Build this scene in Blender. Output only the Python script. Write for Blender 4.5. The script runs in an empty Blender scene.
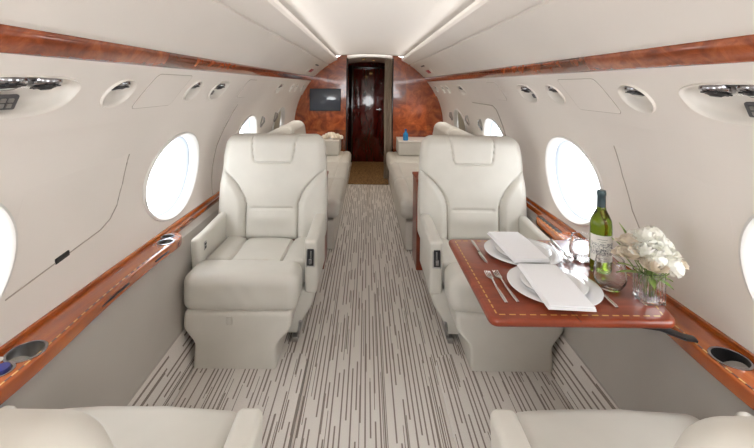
import bpy, math, random
from math import sin, cos, pi, sqrt, radians, asin, atan2
from mathutils import Vector, Matrix
random.seed(7)
SC = bpy.context.scene
COL = SC.collection

# ------------------------------------------------------------------ mesh builder
class MB:
    def __init__(s): s.v = []; s.f = []; s.m = []
    def add(s, vs, fs, M=None, mi=0):
        b = len(s.v)
        for p in vs:
            p = Vector(p)
            s.v.append(M @ p if M else p)
        for f in fs:
            s.f.append(tuple(b + i for i in f)); s.m.append(mi)
        return s
    def rbox(s, hx, hy, hz, r, c=(0, 0, 0), n=(6, 6, 6), k=4, fn=None, M=None, mi=0):
        """rounded box, half sizes, dense enough to deform with fn"""
        r = min(r, hx * .999, hy * .999, hz * .999)
        def axis(h, n):
            e = [h - r + r * math.tan((i + 1) / k * pi / 4) for i in range(k)]
            inn = [-(h - r) + 2 * (h - r) * i / n for i in range(n + 1)]
            return [-x for x in reversed(e)] + inn + e
        ax = [axis(hx, n[0]), axis(hy, n[1]), axis(hz, n[2])]
        H = (hx, hy, hz)
        key = {}; vs = []; fs = []
        def vid(p):
            kk = (round(p[0], 6), round(p[1], 6), round(p[2], 6))
            if kk in key: return key[kk]
            q = [max(-(H[i] - r), min(H[i] - r, p[i])) for i in range(3)]
            d = Vector([p[i] - q[i] for i in range(3)])
            if d.length > 0: d = d.normalized() * r
            o = Vector(q) + d
            if fn: o = Vector(fn(o.x, o.y, o.z))
            key[kk] = len(vs); vs.append(o + Vector(c)); return key[kk]
        for a in range(3):
            b, cc = (a + 1) % 3, (a + 2) % 3
            for sg in (-1, 1):
                for i in range(len(ax[b]) - 1):
                    for j in range(len(ax[cc]) - 1):
                        q = []
                        for (ii, jj) in ((i, j), (i + 1, j), (i + 1, j + 1), (i, j + 1)):
                            p = [0, 0, 0]; p[a] = sg * H[a]; p[b] = ax[b][ii]; p[cc] = ax[cc][jj]
                            q.append(vid(p))
                        if sg < 0: q.reverse()
                        fs.append(q)
        return s.add(vs, fs, M, mi)
    def lathe(s, prof, n=32, M=None, mi=0, sx=1, sy=1, a0=0, a1=2 * pi, close=True):
        vs = []; fs = []
        full = close
        m = n if full else n + 1
        for (r, z) in prof:
            for i in range(m):
                a = a0 + (a1 - a0) * i / n
                vs.append((r * cos(a) * sx, r * sin(a) * sy, z))
        for j in range(len(prof) - 1):
            for i in range(n):
                i2 = (i + 1) % m if full else i + 1
                fs.append((j * m + i, j * m + i2, (j + 1) * m + i2, (j + 1) * m + i))
        if full:
            if prof[0][0] > 1e-6: fs.append(tuple(reversed(range(m))))
            if prof[-1][0] > 1e-6: fs.append(tuple((len(prof) - 1) * m + i for i in range(m)))
        return s.add(vs, fs, M, mi)
    def shell(s, prof, n=32, M=None, mi=0):
        """lathe without caps"""
        vs = []; fs = []
        for (r, z) in prof:
            for i in range(n):
                a = 2 * pi * i / n; vs.append((r * cos(a), r * sin(a), z))
        for j in range(len(prof) - 1):
            for i in range(n):
                fs.append((j * n + i, j * n + (i + 1) % n, (j + 1) * n + (i + 1) % n, (j + 1) * n + i))
        return s.add(vs, fs, M, mi)
    def tube(s, pts, r, n=6, closed=False, M=None, mi=0, up=(0, 0, 1), flat=1.0):
        pts = [Vector(p) for p in pts]; vs = []; fs = []; N = len(pts)
        for i, p in enumerate(pts):
            if closed: t = pts[(i + 1) % N] - pts[i - 1]
            else: t = pts[min(i + 1, N - 1)] - pts[max(i - 1, 0)]
            t.normalize(); u = Vector(up)
            if abs(t.dot(u)) > .97: u = Vector((1, 0, 0)) if abs(t.x) < .9 else Vector((0, 1, 0))
            a = t.cross(u).normalized(); b = a.cross(t).normalized()
            rr = r[i] if isinstance(r, (list, tuple)) else r
            for k in range(n):
                an = 2 * pi * (k + .5) / n
                vs.append(p + a * rr * cos(an) + b * rr * flat * sin(an))
        for i in range(N if closed else N - 1):
            j = (i + 1) % N
            for k in range(n):
                k2 = (k + 1) % n
                fs.append((i * n + k, i * n + k2, j * n + k2, j * n + k))
        if not closed:
            fs.append(tuple(reversed(range(n)))); fs.append(tuple((N - 1) * n + k for k in range(n)))
        return s.add(vs, fs, M, mi)
    def prism(s, poly, z0, z1, M=None, mi=0, bev=0.0):
        """poly (x,y) extruded z0..z1, small bevel by inset rings"""
        n = len(poly)
        cx = sum(p[0] for p in poly) / n; cy = sum(p[1] for p in poly) / n
        def inset(d):
            out = []
            for i in range(n):
                a = Vector(poly[i - 1]); b = Vector(poly[i]); c = Vector(poly[(i + 1) % n])
                e1 = (b - a); e2 = (c - b)
                if e1.length < 1e-9 or e2.length < 1e-9: out.append(tuple(b)); continue
                n1 = Vector((-e1.y, e1.x)).normalized(); n2 = Vector((-e2.y, e2.x)).normalized()
                nn = (n1 + n2)
                nn = nn.normalized() if nn.length > 1e-6 else n1
                out.append((b.x + nn.x * d, b.y + nn.y * d))
            return out
        rings = []
        if bev > 0:
            for t in (0, 1, 2, 3):
                a = t / 3 * pi / 2
                rings.append((inset(bev * (1 - sin(a))), z0 + bev * (1 - cos(a))))
            for t in (0, 1, 2, 3):
                a = t / 3 * pi / 2
                rings.append((inset(bev * (1 - cos(a))), z1 - bev * (1 - sin(a))))
        else:
            rings = [(poly, z0), (poly, z1)]
        vs = []; fs = []
        for ring, z in rings:
            for p in ring: vs.append((p[0], p[1], z))
        for j in range(len(rings) - 1):
            for i in range(n):
                fs.append((j * n + i, j * n + (i + 1) % n, (j + 1) * n + (i + 1) % n, (j + 1) * n + i))
        fs.append(tuple(reversed(range(n)))); fs.append(tuple((len(rings) - 1) * n + i for i in range(n)))
        return s.add(vs, fs, M, mi)
    def build(s, name, mats, parent=None, smooth=True, ang=40, loc=None, rotz=0):
        me = bpy.data.meshes.new(name)
        me.from_pydata([tuple(v) for v in s.v], [], s.f)
        for m in (mats if isinstance(mats, (list, tuple)) else [mats]): me.materials.append(m)
        for p, mi in zip(me.polygons, s.m): p.material_index = mi; p.use_smooth = smooth
        me.validate(); me.update()
        if smooth: me.set_sharp_from_angle(angle=radians(ang))
        o = bpy.data.objects.new(name, me); COL.objects.link(o)
        if parent is not None: o.parent = parent
        if loc is not None: o.location = loc
        o.rotation_euler.z = rotz
        return o

def T(x=0, y=0, z=0): return Matrix.Translation((x, y, z))
def RZ(a): return Matrix.Rotation(a, 4, 'Z')
def RX(a): return Matrix.Rotation(a, 4, 'X')
def RY(a): return Matrix.Rotation(a, 4, 'Y')
def basis(o, x, y, z):
    m = Matrix.Identity(4)
    for i, c in enumerate((x, y, z, o)):
        for j in range(3): m[j][i] = c[j]
    return m
def tag(o, label, cat, group=None, kind=None):
    o['label'] = label; o['category'] = cat
    if group: o['group'] = group
    if kind: o['kind'] = kind
    return o
def struct(o): o['kind'] = 'structure'; return o
def empty(name, loc=(0, 0, 0), rotz=0):
    o = bpy.data.objects.new(name, None); COL.objects.link(o)
    o.location = loc; o.rotation_euler.z = rotz; o.empty_display_size = .05
    return o
def copy_tree(o, parent=None):
    c = o.copy(); COL.objects.link(c)
    if parent is not None: c.parent = parent
    for ch in list(o.children): copy_tree(ch, c)
    return c

# ------------------------------------------------------------------ materials
def srgb(r, g, b):
    f = lambda c: (c / 255 / 12.92) if c / 255 <= .04045 else ((c / 255 + .055) / 1.055) ** 2.4
    return (f(r), f(g), f(b), 1)
def mat(name, col, rough=.5, metal=0, coat=0, trans=0, ior=1.45, spec=.5, emit=None, es=0, sheen=0):
    m = bpy.data.materials.new(name); m.use_nodes = True
    b = m.node_tree.nodes['Principled BSDF']
    b.inputs['Base Color'].default_value = col
    b.inputs['Roughness'].default_value = rough
    b.inputs['Metallic'].default_value = metal
    b.inputs['Coat Weight'].default_value = coat
    b.inputs['Coat Roughness'].default_value = .04
    b.inputs['Transmission Weight'].default_value = trans
    b.inputs['IOR'].default_value = ior
    b.inputs['Specular IOR Level'].default_value = spec
    b.inputs['Sheen Weight'].default_value = sheen
    if emit: b.inputs['Emission Color'].default_value = emit; b.inputs['Emission Strength'].default_value = es
    return m
def nodes(m): return m.node_tree.nodes, m.node_tree.links, m.node_tree.nodes['Principled BSDF']
def bump(m, scale, strength, dist=.002, detail=4):
    N, L, b = nodes(m)
    tc = N.new('ShaderNodeTexCoord'); t = N.new('ShaderNodeTexNoise'); t.inputs['Scale'].default_value = scale
    t.inputs['Detail'].default_value = detail
    bp = N.new('ShaderNodeBump'); bp.inputs['Strength'].default_value = strength; bp.inputs['Distance'].default_value = dist
    L.new(tc.outputs['Object'], t.inputs['Vector']); L.new(t.outputs['Fac'], bp.inputs['Height']); L.new(bp.outputs['Normal'], b.inputs['Normal'])
    return m
def mottled(m, c1, c2, scale=6, detail=3, stretch=(1, 1, 1), lo=.35, hi=.65, dist=0):
    N, L, b = nodes(m)
    tc = N.new('ShaderNodeTexCoord'); mp = N.new('ShaderNodeMapping'); mp.inputs['Scale'].default_value = stretch
    t = N.new('ShaderNodeTexNoise'); t.inputs['Scale'].default_value = scale; t.inputs['Detail'].default_value = detail
    t.inputs['Distortion'].default_value = dist
    r = N.new('ShaderNodeValToRGB'); r.color_ramp.elements[0].position = lo; r.color_ramp.elements[1].position = hi
    r.color_ramp.elements[0].color = c1; r.color_ramp.elements[1].color = c2
    L.new(tc.outputs['Object'], mp.inputs['Vector']); L.new(mp.outputs['Vector'], t.inputs['Vector'])
    L.new(t.outputs['Fac'], r.inputs['Fac']); L.new(r.outputs['Color'], b.inputs['Base Color'])
    return m
def burl(name, cd, cm, cl, scale=7, blocks=None, stretch=(1, 1, 1), coat=.8, rough=.25):
    """burl veneer: swirling noise, fine figure, optional veneer blocks of varied tone"""
    m = mat(name, cm, rough, coat=coat); N, L, b = nodes(m)
    tc = N.new('ShaderNodeTexCoord'); mp = N.new('ShaderNodeMapping'); mp.inputs['Scale'].default_value = stretch
    L.new(tc.outputs['Object'], mp.inputs['Vector'])
    t = N.new('ShaderNodeTexNoise'); t.inputs['Scale'].default_value = scale; t.inputs['Detail'].default_value = 8
    t.inputs['Distortion'].default_value = 1.6; t.inputs['Roughness'].default_value = .62
    L.new(mp.outputs['Vector'], t.inputs['Vector'])
    r = N.new('ShaderNodeValToRGB'); e = r.color_ramp.elements
    e[0].position = .28; e[0].color = cd; e[1].position = .72; e[1].color = cl
    x = e.new(.5); x.color = cm
    L.new(t.outputs['Fac'], r.inputs['Fac'])
    out = r.outputs['Color']
    if blocks:
        sx, sy, sz = blocks
        mp2 = N.new('ShaderNodeMapping'); mp2.inputs['Scale'].default_value = (sx, sy, sz)
        L.new(tc.outputs['Object'], mp2.inputs['Vector'])
        n2 = N.new('ShaderNodeTexNoise'); n2.inputs['Scale'].default_value = 2; n2.inputs['Detail'].default_value = 2
        ad = N.new('ShaderNodeMixRGB'); ad.blend_type = 'ADD'; ad.inputs['Fac'].default_value = .25
        L.new(tc.outputs['Object'], n2.inputs['Vector'])
        L.new(mp2.outputs['Vector'], ad.inputs['Color1']); L.new(n2.outputs['Color'], ad.inputs['Color2'])
        fl = N.new('ShaderNodeVectorMath'); fl.operation = 'FLOOR'; L.new(ad.outputs['Color'], fl.inputs[0])
        w = N.new('ShaderNodeTexWhiteNoise'); L.new(fl.outputs[0], w.inputs['Vector'])
        mr = N.new('ShaderNodeMapRange'); mr.inputs['To Min'].default_value = .6; mr.inputs['To Max'].default_value = 1.35
        L.new(w.outputs['Value'], mr.inputs['Value'])
        mx = N.new('ShaderNodeVectorMath'); mx.operation = 'SCALE'
        L.new(out, mx.inputs[0]); L.new(mr.outputs['Result'], mx.inputs['Scale']); out = mx.outputs[0]
    L.new(out, b.inputs['Base Color'])
    return m

LEATHER = bump(mottled(mat('leather', (0, 0, 0, 1), .42, spec=.45), srgb(200, 196, 187), srgb(206, 202, 193), 5, 3), 260, .12, .0006)
SEAMC = mat('seam_thread', srgb(150, 142, 130), .7)
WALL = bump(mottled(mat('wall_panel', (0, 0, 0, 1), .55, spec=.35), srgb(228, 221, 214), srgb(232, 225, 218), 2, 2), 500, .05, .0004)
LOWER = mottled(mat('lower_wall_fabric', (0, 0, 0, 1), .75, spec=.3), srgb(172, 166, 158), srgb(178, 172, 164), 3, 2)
CEIL = bump(mat('headliner', srgb(236, 231, 225), .75, spec=.2), 700, .08, .0004)
SEAM = mat('panel_gap', srgb(176, 166, 155), .8)
DARKSEAM = mat('dark_gap', srgb(48, 42, 38), .7)
STRIPW = burl('strip_burl', srgb(98, 42, 20), srgb(134, 64, 32), srgb(168, 90, 48), 9, blocks=(0, 5, 0), stretch=(1.5, 1, 1.5))
LEDGEW = burl('ledge_cherry', srgb(134, 56, 16), srgb(172, 84, 26), srgb(204, 116, 42), 5, stretch=(3, .35, 1), coat=1, rough=.22)
TABLEW = burl('table_cherry', srgb(112, 42, 20), srgb(134, 56, 30), srgb(152, 70, 40), 4, stretch=(1, 3, 1), coat=.35, rough=.3)
BURL = burl('bulkhead_burl', srgb(104, 40, 18), srgb(160, 76, 34), srgb(204, 114, 56), 6, blocks=(3.4, 0, 2.6), coat=1, rough=.2)
DARKW = burl('door_cherry', srgb(48, 7, 6), srgb(82, 14, 12), srgb(104, 24, 17), 5, stretch=(2, 1, .5), coat=1, rough=.12)
INLAY = mat('maple_inlay', srgb(214, 166, 84), .3, coat=1)
INLAYD = mat('ebony_inlay', srgb(60, 24, 12), .3, coat=1)
CHROME = mat('chrome', srgb(170, 170, 174), .14, metal=1)
STEEL = mat('brushed_steel', srgb(176, 174, 172), .28, metal=1)
SILVER = mat('cutlery_silver', srgb(205, 200, 196), .16, metal=1)
BLACK = mat('black_plastic', srgb(34, 34, 36), .4)
DGREY = mat('dark_grey_plastic', srgb(84, 84, 86), .4)
LENS = mat('lamp_lens', srgb(200, 200, 196), .2, coat=.5)
WPLAST = mat('white_plastic', srgb(224, 218, 210), .45)
FRAMEW = mat('window_surround', srgb(222, 219, 215), .38)
FRAMEB = mat('window_reveal', srgb(196, 205, 218), .4)
SHADE = mat('window_shade', srgb(176, 168, 150), .8)
CHINA = mat('white_china', srgb(236, 236, 238), .12, coat=.6)
CLOTH = bump(mat('white_napkin', srgb(240, 240, 243), .85, spec=.2, sheen=.2), 900, .25, .0006)
SCREEN = mat('tv_glass', srgb(66, 74, 86), .06, coat=1)
CURT = mottled(mat('curtain_cloth', (0, 0, 0, 1), .8), srgb(160, 144, 126), srgb(184, 168, 150), 60, 2, (1, 1, .1))
GLASS = mat('clear_glass', (1, 1, 1, 1), .0, trans=1, ior=1.5)
GREEN = mat('green_bottle_glass', (.30, .46, .035, 1), .02, trans=1, ior=1.35)
FOIL = mat('bottle_foil', srgb(62, 78, 82), .38, metal=.4)
PETAL = mat('white_petal', srgb(244, 242, 232), .6, spec=.2)
PETALC = mat('cream_petal', srgb(238, 226, 208), .6, spec=.2)
LEAF = mottled(mat('leaf', (0, 0, 0, 1), .45), srgb(110, 140, 60), srgb(170, 190, 110), 30)
STEM = mat('stem_green', srgb(120, 150, 70), .5)
BLUEG = mat('blue_bottle_plastic', srgb(20, 130, 190), .2, coat=.5)
RED = mat('red_print', srgb(176, 40, 62), .4)
NAVY = mat('navy_tin', srgb(28, 36, 110), .3, coat=.5)
LAMPG = mat('gold_lamp', srgb(255, 214, 140), .3, emit=srgb(255, 205, 120), es=6)
for _m in (PETAL, PETALC):
    _m.node_tree.nodes['Principled BSDF'].inputs['Subsurface Weight'].default_value = .15
    _m.node_tree.nodes['Principled BSDF'].inputs['Subsurface Radius'].default_value = (.01, .01, .008)
# window pane: clear acrylic sheet
PANE = bpy.data.materials.new('acrylic_pane'); PANE.use_nodes = True
_N = PANE.node_tree.nodes; _L = PANE.node_tree.links
_N.remove(_N['Principled BSDF'])
_t = _N.new('ShaderNodeBsdfTransparent'); _g = _N.new('ShaderNodeBsdfGlossy'); _g.inputs['Roughness'].default_value = .03
_x = _N.new('ShaderNodeMixShader'); _x.inputs[0].default_value = .06
_L.new(_t.outputs[0], _x.inputs[1]); _L.new(_g.outputs[0], _x.inputs[2]); _L.new(_x.outputs[0], _N['Material Output'].inputs[0])

def carpet_mat(ws=1.0):
    m = mat('streaked_carpet', srgb(200, 192, 183), .95, spec=.1, sheen=.3); N, L, b = nodes(m)
    tc = N.new('ShaderNodeTexCoord'); sp = N.new('ShaderNodeSeparateXYZ'); L.new(tc.outputs['Object'], sp.inputs[0])
    def M(op, a, bb=None, c=None):
        n = N.new('ShaderNodeMath'); n.operation = op
        for i, v in enumerate((a, bb, c)):
            if v is None: continue
            if isinstance(v, (int, float)): n.inputs[i].default_value = v
            else: L.new(v, n.inputs[i])
        return n.outputs[0]
    def layer(w, seg, seed, lo, hi, thr):
        xs = M('DIVIDE', sp.outputs['X'], w * ws); ci = M('FLOOR', xs); fr = M('SUBTRACT', xs, ci)
        wn = N.new('ShaderNodeTexWhiteNoise'); wn.noise_dimensions = '1D'; L.new(M('ADD', ci, seed), wn.inputs['W'])
        ys = M('ADD', M('DIVIDE', sp.outputs['Y'], seg), M('MULTIPLY', wn.outputs['Value'], 17)); si = M('FLOOR', ys)
        cb = N.new('ShaderNodeCombineXYZ'); L.new(ci, cb.inputs[0]); L.new(si, cb.inputs[1]); cb.inputs[2].default_value = seed
        w2 = N.new('ShaderNodeTexWhiteNoise'); L.new(cb.outputs[0], w2.inputs['Vector'])
        on = M('LESS_THAN', w2.outputs['Value'], thr)
        jit = M('MULTIPLY', wn.outputs['Value'], .25)
        a = M('GREATER_THAN', M('SUBTRACT', fr, jit), lo); c = M('LESS_THAN', M('SUBTRACT', fr, jit), hi)
        return M('MULTIPLY', on, M('MULTIPLY', a, c))
    l1 = layer(.0205, .15, 3.1, .22, .53, .74); l2 = layer(.0165, .21, 9.7, .28, .48, .30)
    mask = M('MAXIMUM', l1, l2)
    no = N.new('ShaderNodeTexNoise'); no.inputs['Scale'].default_value = 420; no.inputs['Detail'].default_value = 1
    L.new(tc.outputs['Object'], no.inputs['Vector'])
    mr = N.new('ShaderNodeMapRange'); mr.inputs['To Min'].default_value = .8; mr.inputs['To Max'].default_value = 1.2
    L.new(no.outputs['Fac'], mr.inputs['Value'])
    mx = N.new('ShaderNodeMixRGB'); L.new(M('MULTIPLY', mask, .85), mx.inputs['Fac'])
    mx.inputs['Color1'].default_value = srgb(214, 207, 200); mx.inputs['Color2'].default_value = srgb(108, 93, 81)
    sc = N.new('ShaderNodeVectorMath'); sc.operation = 'SCALE'; L.new(mx.outputs[0], sc.inputs[0]); L.new(mr.outputs[0], sc.inputs['Scale'])
    L.new(sc.outputs[0], b.inputs['Base Color'])
    bp = N.new('ShaderNodeBump'); bp.inputs['Strength'].default_value = .4; bp.inputs['Distance'].default_value = .002
    L.new(M('SUBTRACT', no.outputs['Fac'], mask), bp.inputs['Height']); L.new(bp.outputs[0], b.inputs['Normal'])
    return m
CARPET = carpet_mat(); CARPETC = carpet_mat(.5)
MATC = bump(mottled(mat('bronze_mat', (0, 0, 0, 1), .85), srgb(96, 70, 40), srgb(150, 116, 74), 90, 2, (1, .4, 1)), 300, .5, .002)

# ------------------------------------------------------------------ cabin shell
R0, ZC = 1.10, .77
Y0, Y1 = -1.6, 5.90
def wx(z, off=0): return (sqrt(max(0, (R0 - off) ** 2 - (z - ZC) ** 2)))
def wframe(side, z, y, off=0):
    """frame on the wall: local x = +Y (along cabin), local y = up the wall, local z = into the cabin"""
    a = asin((z - ZC) / R0)
    o = (side * (R0 - off) * cos(a), y, ZC + (R0 - off) * sin(a))
    up = (-side * sin(a), 0, cos(a)); nin = (-side * cos(a), 0, -sin(a))
    return basis(o, (0, 1, 0), up, nin)
def wpt(side, z, y, off=0):
    a = asin((z - ZC) / R0)
    return Vector((side * (R0 - off) * cos(a), y, ZC + (R0 - off) * sin(a)))

def arc(z0, z1, off, step=.025):
    a0 = asin((z0 - ZC) / R0); a1 = asin((z1 - ZC) / R0)
    n = max(2, int((a1 - a0) * R0 / step))
    return [((R0 - off) * cos(a0 + (a1 - a0) * i / n), ZC + (R0 - off) * sin(a0 + (a1 - a0) * i / n)) for i in range(n + 1)]
prof = []
prof += [(.835, -.02), (.845, .004), (.862, .03), (.885, .075), (.91, .13), (.925, .17), (.931, .174), (.945, .25), (.965, .35), (.985, .47), (1.02, .55), (1.07, .585)]
n_low = len(prof)
prof += arc(.60, 1.235, 0)
prof += arc(1.237, 1.455, .012)
prof += arc(1.458, 1.515, 0)
prof += arc(1.518, 1.688, .010)
prof += arc(1.690, 1.697, -.004)
prof += arc(1.699, 1.757, .008)
prof += [(.4725, 1.765), (.472, 1.786), (.478, 1.787), (.482, 1.768), (.512, 1.768), (.518, 1.84)]
WIN_Y = [-1.7 + 1.3 * i for i in range(6)]          # -1.7 .. 4.8
WIN_Z = .877
PSU = [  # y, half length, half height, kind, z
    (1.00, .20, .060, 'long', 1.350), (1.425, .070, .054, 'round', 1.352), (2.035, .066, .054, 'round', 1.352),
    (2.39, .105, .058, 'oval', 1.352), (4.05, .10, .055, 'oval', 1.352), (4.72, .075, .05, 'oval', 1.352), (5.02, .075, .05, 'oval', 1.352), (5.52, .075, .05, 'oval', 1.352),
    (-.30, .20, .060, 'long', 1.350)]
def superell(a, b, n, e=2.0, skew=0):
    out = []
    for i in range(n):
        t = 2 * pi * i / n; c, s_ = cos(t), sin(t)
        x = a * math.copysign(abs(c) ** (2 / e), c); y = b * math.copysign(abs(s_) ** (2 / e), s_)
        out.append((x + skew * y, y))
    return out
def psu_outline(kind, a, b, n=40, k=1.0):
    if kind == 'long': pts = superell(a, b, n, 3.0, .35)
    elif kind == 'round': pts = superell(a, b, n, 2.1, .25)
    else: pts = superell(a, b, n, 2.5, .3)
    return [(p[0] * (1 - (1 - k) * b / a), p[1] * k) if kind == 'long' else (p[0] * k, p[1] * k) for p in pts]

def make_wall(side):
    mb = MB(); ny = int((Y1 - Y0) / .1); n = len(prof)
    outer = []
    for (x, z) in prof:
        d = Vector((x, z - ZC)); d = d.normalized() * (d.length + .07); outer.append((d.x, ZC + d.y))
    loop = prof + outer[::-1]; m = len(loop)
    vs = []; fs = []; mi = []
    for j in range(ny + 1):
        y = Y0 + (Y1 - Y0) * j / ny
        for (x, z) in loop: vs.append((side * x, y, z))
    for j in range(ny):
        for i in range(m):
            i2 = (i + 1) % m
            f = (j * m + i, j * m + i2, (j + 1) * m + i2, (j + 1) * m + i)
            fs.append(f if side < 0 else f[::-1])
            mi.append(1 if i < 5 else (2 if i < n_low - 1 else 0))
    f = tuple(range(m)); g = tuple(ny * m + i for i in range(m))
    fs += [f[::-1], g] if side < 0 else [f, g[::-1]]; mi += [0, 0]
    mb.v = [Vector(v) for v in vs]; mb.f = fs; mb.m = mi
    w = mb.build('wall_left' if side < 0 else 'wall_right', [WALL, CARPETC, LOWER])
    cm = MB()
    for y in WIN_Y[1:]:
        poly = [(.292 * cos(2 * pi * i / 48), .228 * sin(2 * pi * i / 48)) for i in range(48)]
        cm.prism(poly, -.2, .2, M=basis((side * 1.1, y, WIN_Z), (0, 1, 0), (0, 0, 1), (side, 0, 0)) if side > 0 else basis((side * 1.1, y, WIN_Z), (0, -1, 0), (0, 0, 1), (side, 0, 0)))
    for (y, a, b, kind, z) in PSU:
        poly = psu_outline(kind, a, b)
        M = wframe(side, z, y, .012)
        if side > 0: cm.prism(poly, -.2, .1, M=M)
        else: cm.prism(poly[::-1], -.2, .1, M=M)
    c = cm.build('cutter', WALL, smooth=False)
    import bmesh
    for ob in (w, c):
        bm = bmesh.new(); bm.from_mesh(ob.data); bmesh.ops.recalc_face_normals(bm, faces=bm.faces); bm.to_mesh(ob.data); bm.free()
    md = w.modifiers.new('cut', 'BOOLEAN'); md.object = c; md.operation = 'DIFFERENCE'; md.solver = 'EXACT'
    dg = bpy.context.evaluated_depsgraph_get()
    me = bpy.data.meshes.new_from_object(w.evaluated_get(dg))
    w.modifiers.clear(); old = w.data; w.data = me; me.name = w.name
    bpy.data.meshes.remove(old); bpy.data.objects.remove(c)
    me.set_sharp_from_angle(angle=radians(25))
    return struct(w)
make_wall(-1); make_wall(1)

# floor
fl = MB()
fl.add([(-.86, Y0, 0), (.86, Y0, 0), (.86, Y1, 0), (-.86, Y1, 0), (-.86, Y0, -.05), (.86, Y0, -.05), (.86, Y1, -.05), (-.86, Y1, -.05)],
       [(0, 1, 2, 3), (7, 6, 5, 4), (0, 4, 5, 1), (1, 5, 6, 2), (2, 6, 7, 3), (3, 7, 4, 0)])
for sd in (-1, 1):    # raised carpeted seat platforms
    poly = []
    x0, x1, ya, yb, r = .315, .85, -1.5, 2.03, .07
    for cx, cy, a0 in ((x0 + r, yb - r, 90),):
        for k in range(7):
            a = radians(a0 + 90 * k / 6); poly.append((cx + r * cos(a), cy + r * sin(a)))
    poly += [(x0, ya), (x1, ya), (x1, yb)]
    if sd < 0: poly = [(-p[0], p[1]) for p in poly][::-1]
    fl.prism(poly, .0, .022, bev=.004)
struct(fl.build('floor', CARPET, ang=50))

# ceiling: shallow arch above the valances
cb = MB(); vs = []; fs = []; nx = 24
pr = []
for i in range(nx + 1):
    t = -1 + 2 * i / nx; x = .52 * t; pr.append((x, 1.806 + .034 * (1 - t * t)))
pr = pr + [(x, z + .04) for (x, z) in reversed(pr)]
m = len(pr); YE = 5.90; ny = 30
for j in range(ny + 1):
    y = Y0 + (YE - Y0) * j / ny
    for (x, z) in pr: vs.append((x, y, z))
for j in range(ny):
    for i in range(m):
        i2 = (i + 1) % m; fs.append((j * m + i, (j + 1) * m + i, (j + 1) * m + i2, j * m + i2))
fs += [tuple(range(m)), tuple(ny * m + i for i in range(m))[::-1]]
cb.add(vs, fs); struct(cb.build('ceiling', CEIL))

# burl trim strips along both walls
for sd, nm in ((-1, 'trim_1'), (1, 'trim_2')):
    mb = MB(); z0, z1 = 1.447, 1.503
    p0 = wpt(sd, z0, 0, .008); p1 = wpt(sd, z1, 0, .004); nin = (wpt(sd, (z0 + z1) / 2, 0, .1) - wpt(sd, (z0 + z1) / 2, 0, 0)).normalized()
    sec = [wpt(sd, z0, 0, -.01)]
    for k in range(9):
        t = k / 8; p = p0.lerp(p1, t) + nin * .011 * (sin(pi * t) ** .5 if 0 < t < 1 else 0); sec.append(p)
    sec.append(wpt(sd, z1, 0, -.01)); m = len(sec); vs = []; fs = []; ny = 60
    for j in range(ny + 1):
        y = Y0 + (Y1 - .01 - Y0) * j / ny
        for p in sec: vs.append((p.x, y, p.z))
    for j in range(ny):
        for i in range(m):
            i2 = (i + 1) % m; f = (j * m + i, j * m + i2, (j + 1) * m + i2, (j + 1) * m + i); fs.append(f if sd < 0 else f[::-1])
    f = tuple(range(m)); g = tuple(ny * m + i for i in range(m)); fs += [f[::-1], g] if sd < 0 else [f, g[::-1]]
    mb.add(vs, fs); struct(mb.build(nm, STRIPW, ang=60))

# panel joints (thin recess lines) as trim
def wall_line(side, pts, r=.0028, off=.0005):
    """pts (y,z) polyline hugging the wall, subdivided"""
    out = []
    for (a, b) in zip(pts[:-1], pts[1:]):
        n = max(1, int(math.dist(a, b) / .02))
        for i in range(n):
            t = i / n; out.append(wpt(side, a[1] + (b[1] - a[1]) * t, a[0] + (b[0] - a[0]) * t, off))
    out.append(wpt(side, pts[-1][1], pts[-1][0], off)); return out
tn = 3
for sd in (-1, 1):
    mb = MB()
    if sd < 0:
        mb.tube(wall_line(sd, [(2.98, 1.232), (2.90, 1.10), (2.80, .95), (2.76, .80), (2.74, .62)]), .005, 6)
    else:
        mb.tube(wall_line(sd, [(3.95, 1.236), (3.9, 1.226), (3.30, 1.226), (3.24, 1.20), (3.20, 1.0), (3.18, .62)]), .005, 6)
    struct(mb.build('trim_%d' % tn, SEAM)); tn += 1
# lit edge of the valance groove already in the wall profile

# bulkhead (wall_front) with arched doorway
bk = MB()
OX0, OX1 = -.33, .34
def arch_top(x):
    return 1.885 - .10 * (x / .5) ** 2 if abs(x) < .5 else ZC + sqrt(max(0, (R0 + .05) ** 2 - x * x))
def bulk(xs, ztop, zlow, y0, y1, mi=0):
    n = len(xs); vs = []; fs = []
    for y in (y0, y1):
        for x in xs: vs.append((x, y, zlow(x)))
        for x in xs: vs.append((x, y, ztop(x)))
    o = 2 * n
    for i in range(n - 1):
        fs += [(i, i + 1, n + i + 1, n + i), (o + n + i, o + n + i + 1, o + i + 1, o + i),
               (i + 1, i, o + i, o + i + 1), (n + i, n + i + 1, o + n + i + 1, o + n + i)]
    fs += [(0, n, o + n, o), (n - 1, o + n - 1, o + 2 * n - 1, 2 * n - 1)]
    bk.add(vs, fs, mi=mi)
def lowz(x):
    if abs(x) <= .84: return 0.0
    # lower-left quadrant follows the wall
    return 0.0 + max(0, (abs(x) - .84)) * 2.2
ztop = lambda x: ZC + sqrt(max(0.0, (R0 + .03) ** 2 - x * x))
xs = [OX1 + (1.12 - OX1) * i / 24 for i in range(25)]
bulk([-x for x in reversed([-OX0 + (1.12 + OX0) * i / 24 for i in range(25)])], lambda x: min(ztop(x), 1.86), lowz, 5.90, 5.96)
bulk(xs, lambda x: min(ztop(x), 1.86), lowz, 5.90, 5.96)
struct(bk.build('wall_front', BURL, smooth=False))
# unseen half-height blocker, added to cut low light from the open rear
mb = MB(); mb.rbox(1.0, .03, .42, .01, (0, Y0 + .05, .42), n=(4, 1, 2), k=2, fn=lambda x, y, z: (x * (.88 + .12 * min(1, (z + .42) / .4)), y, z)); struct(mb.build('rear_light_block', LOWER))
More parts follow.
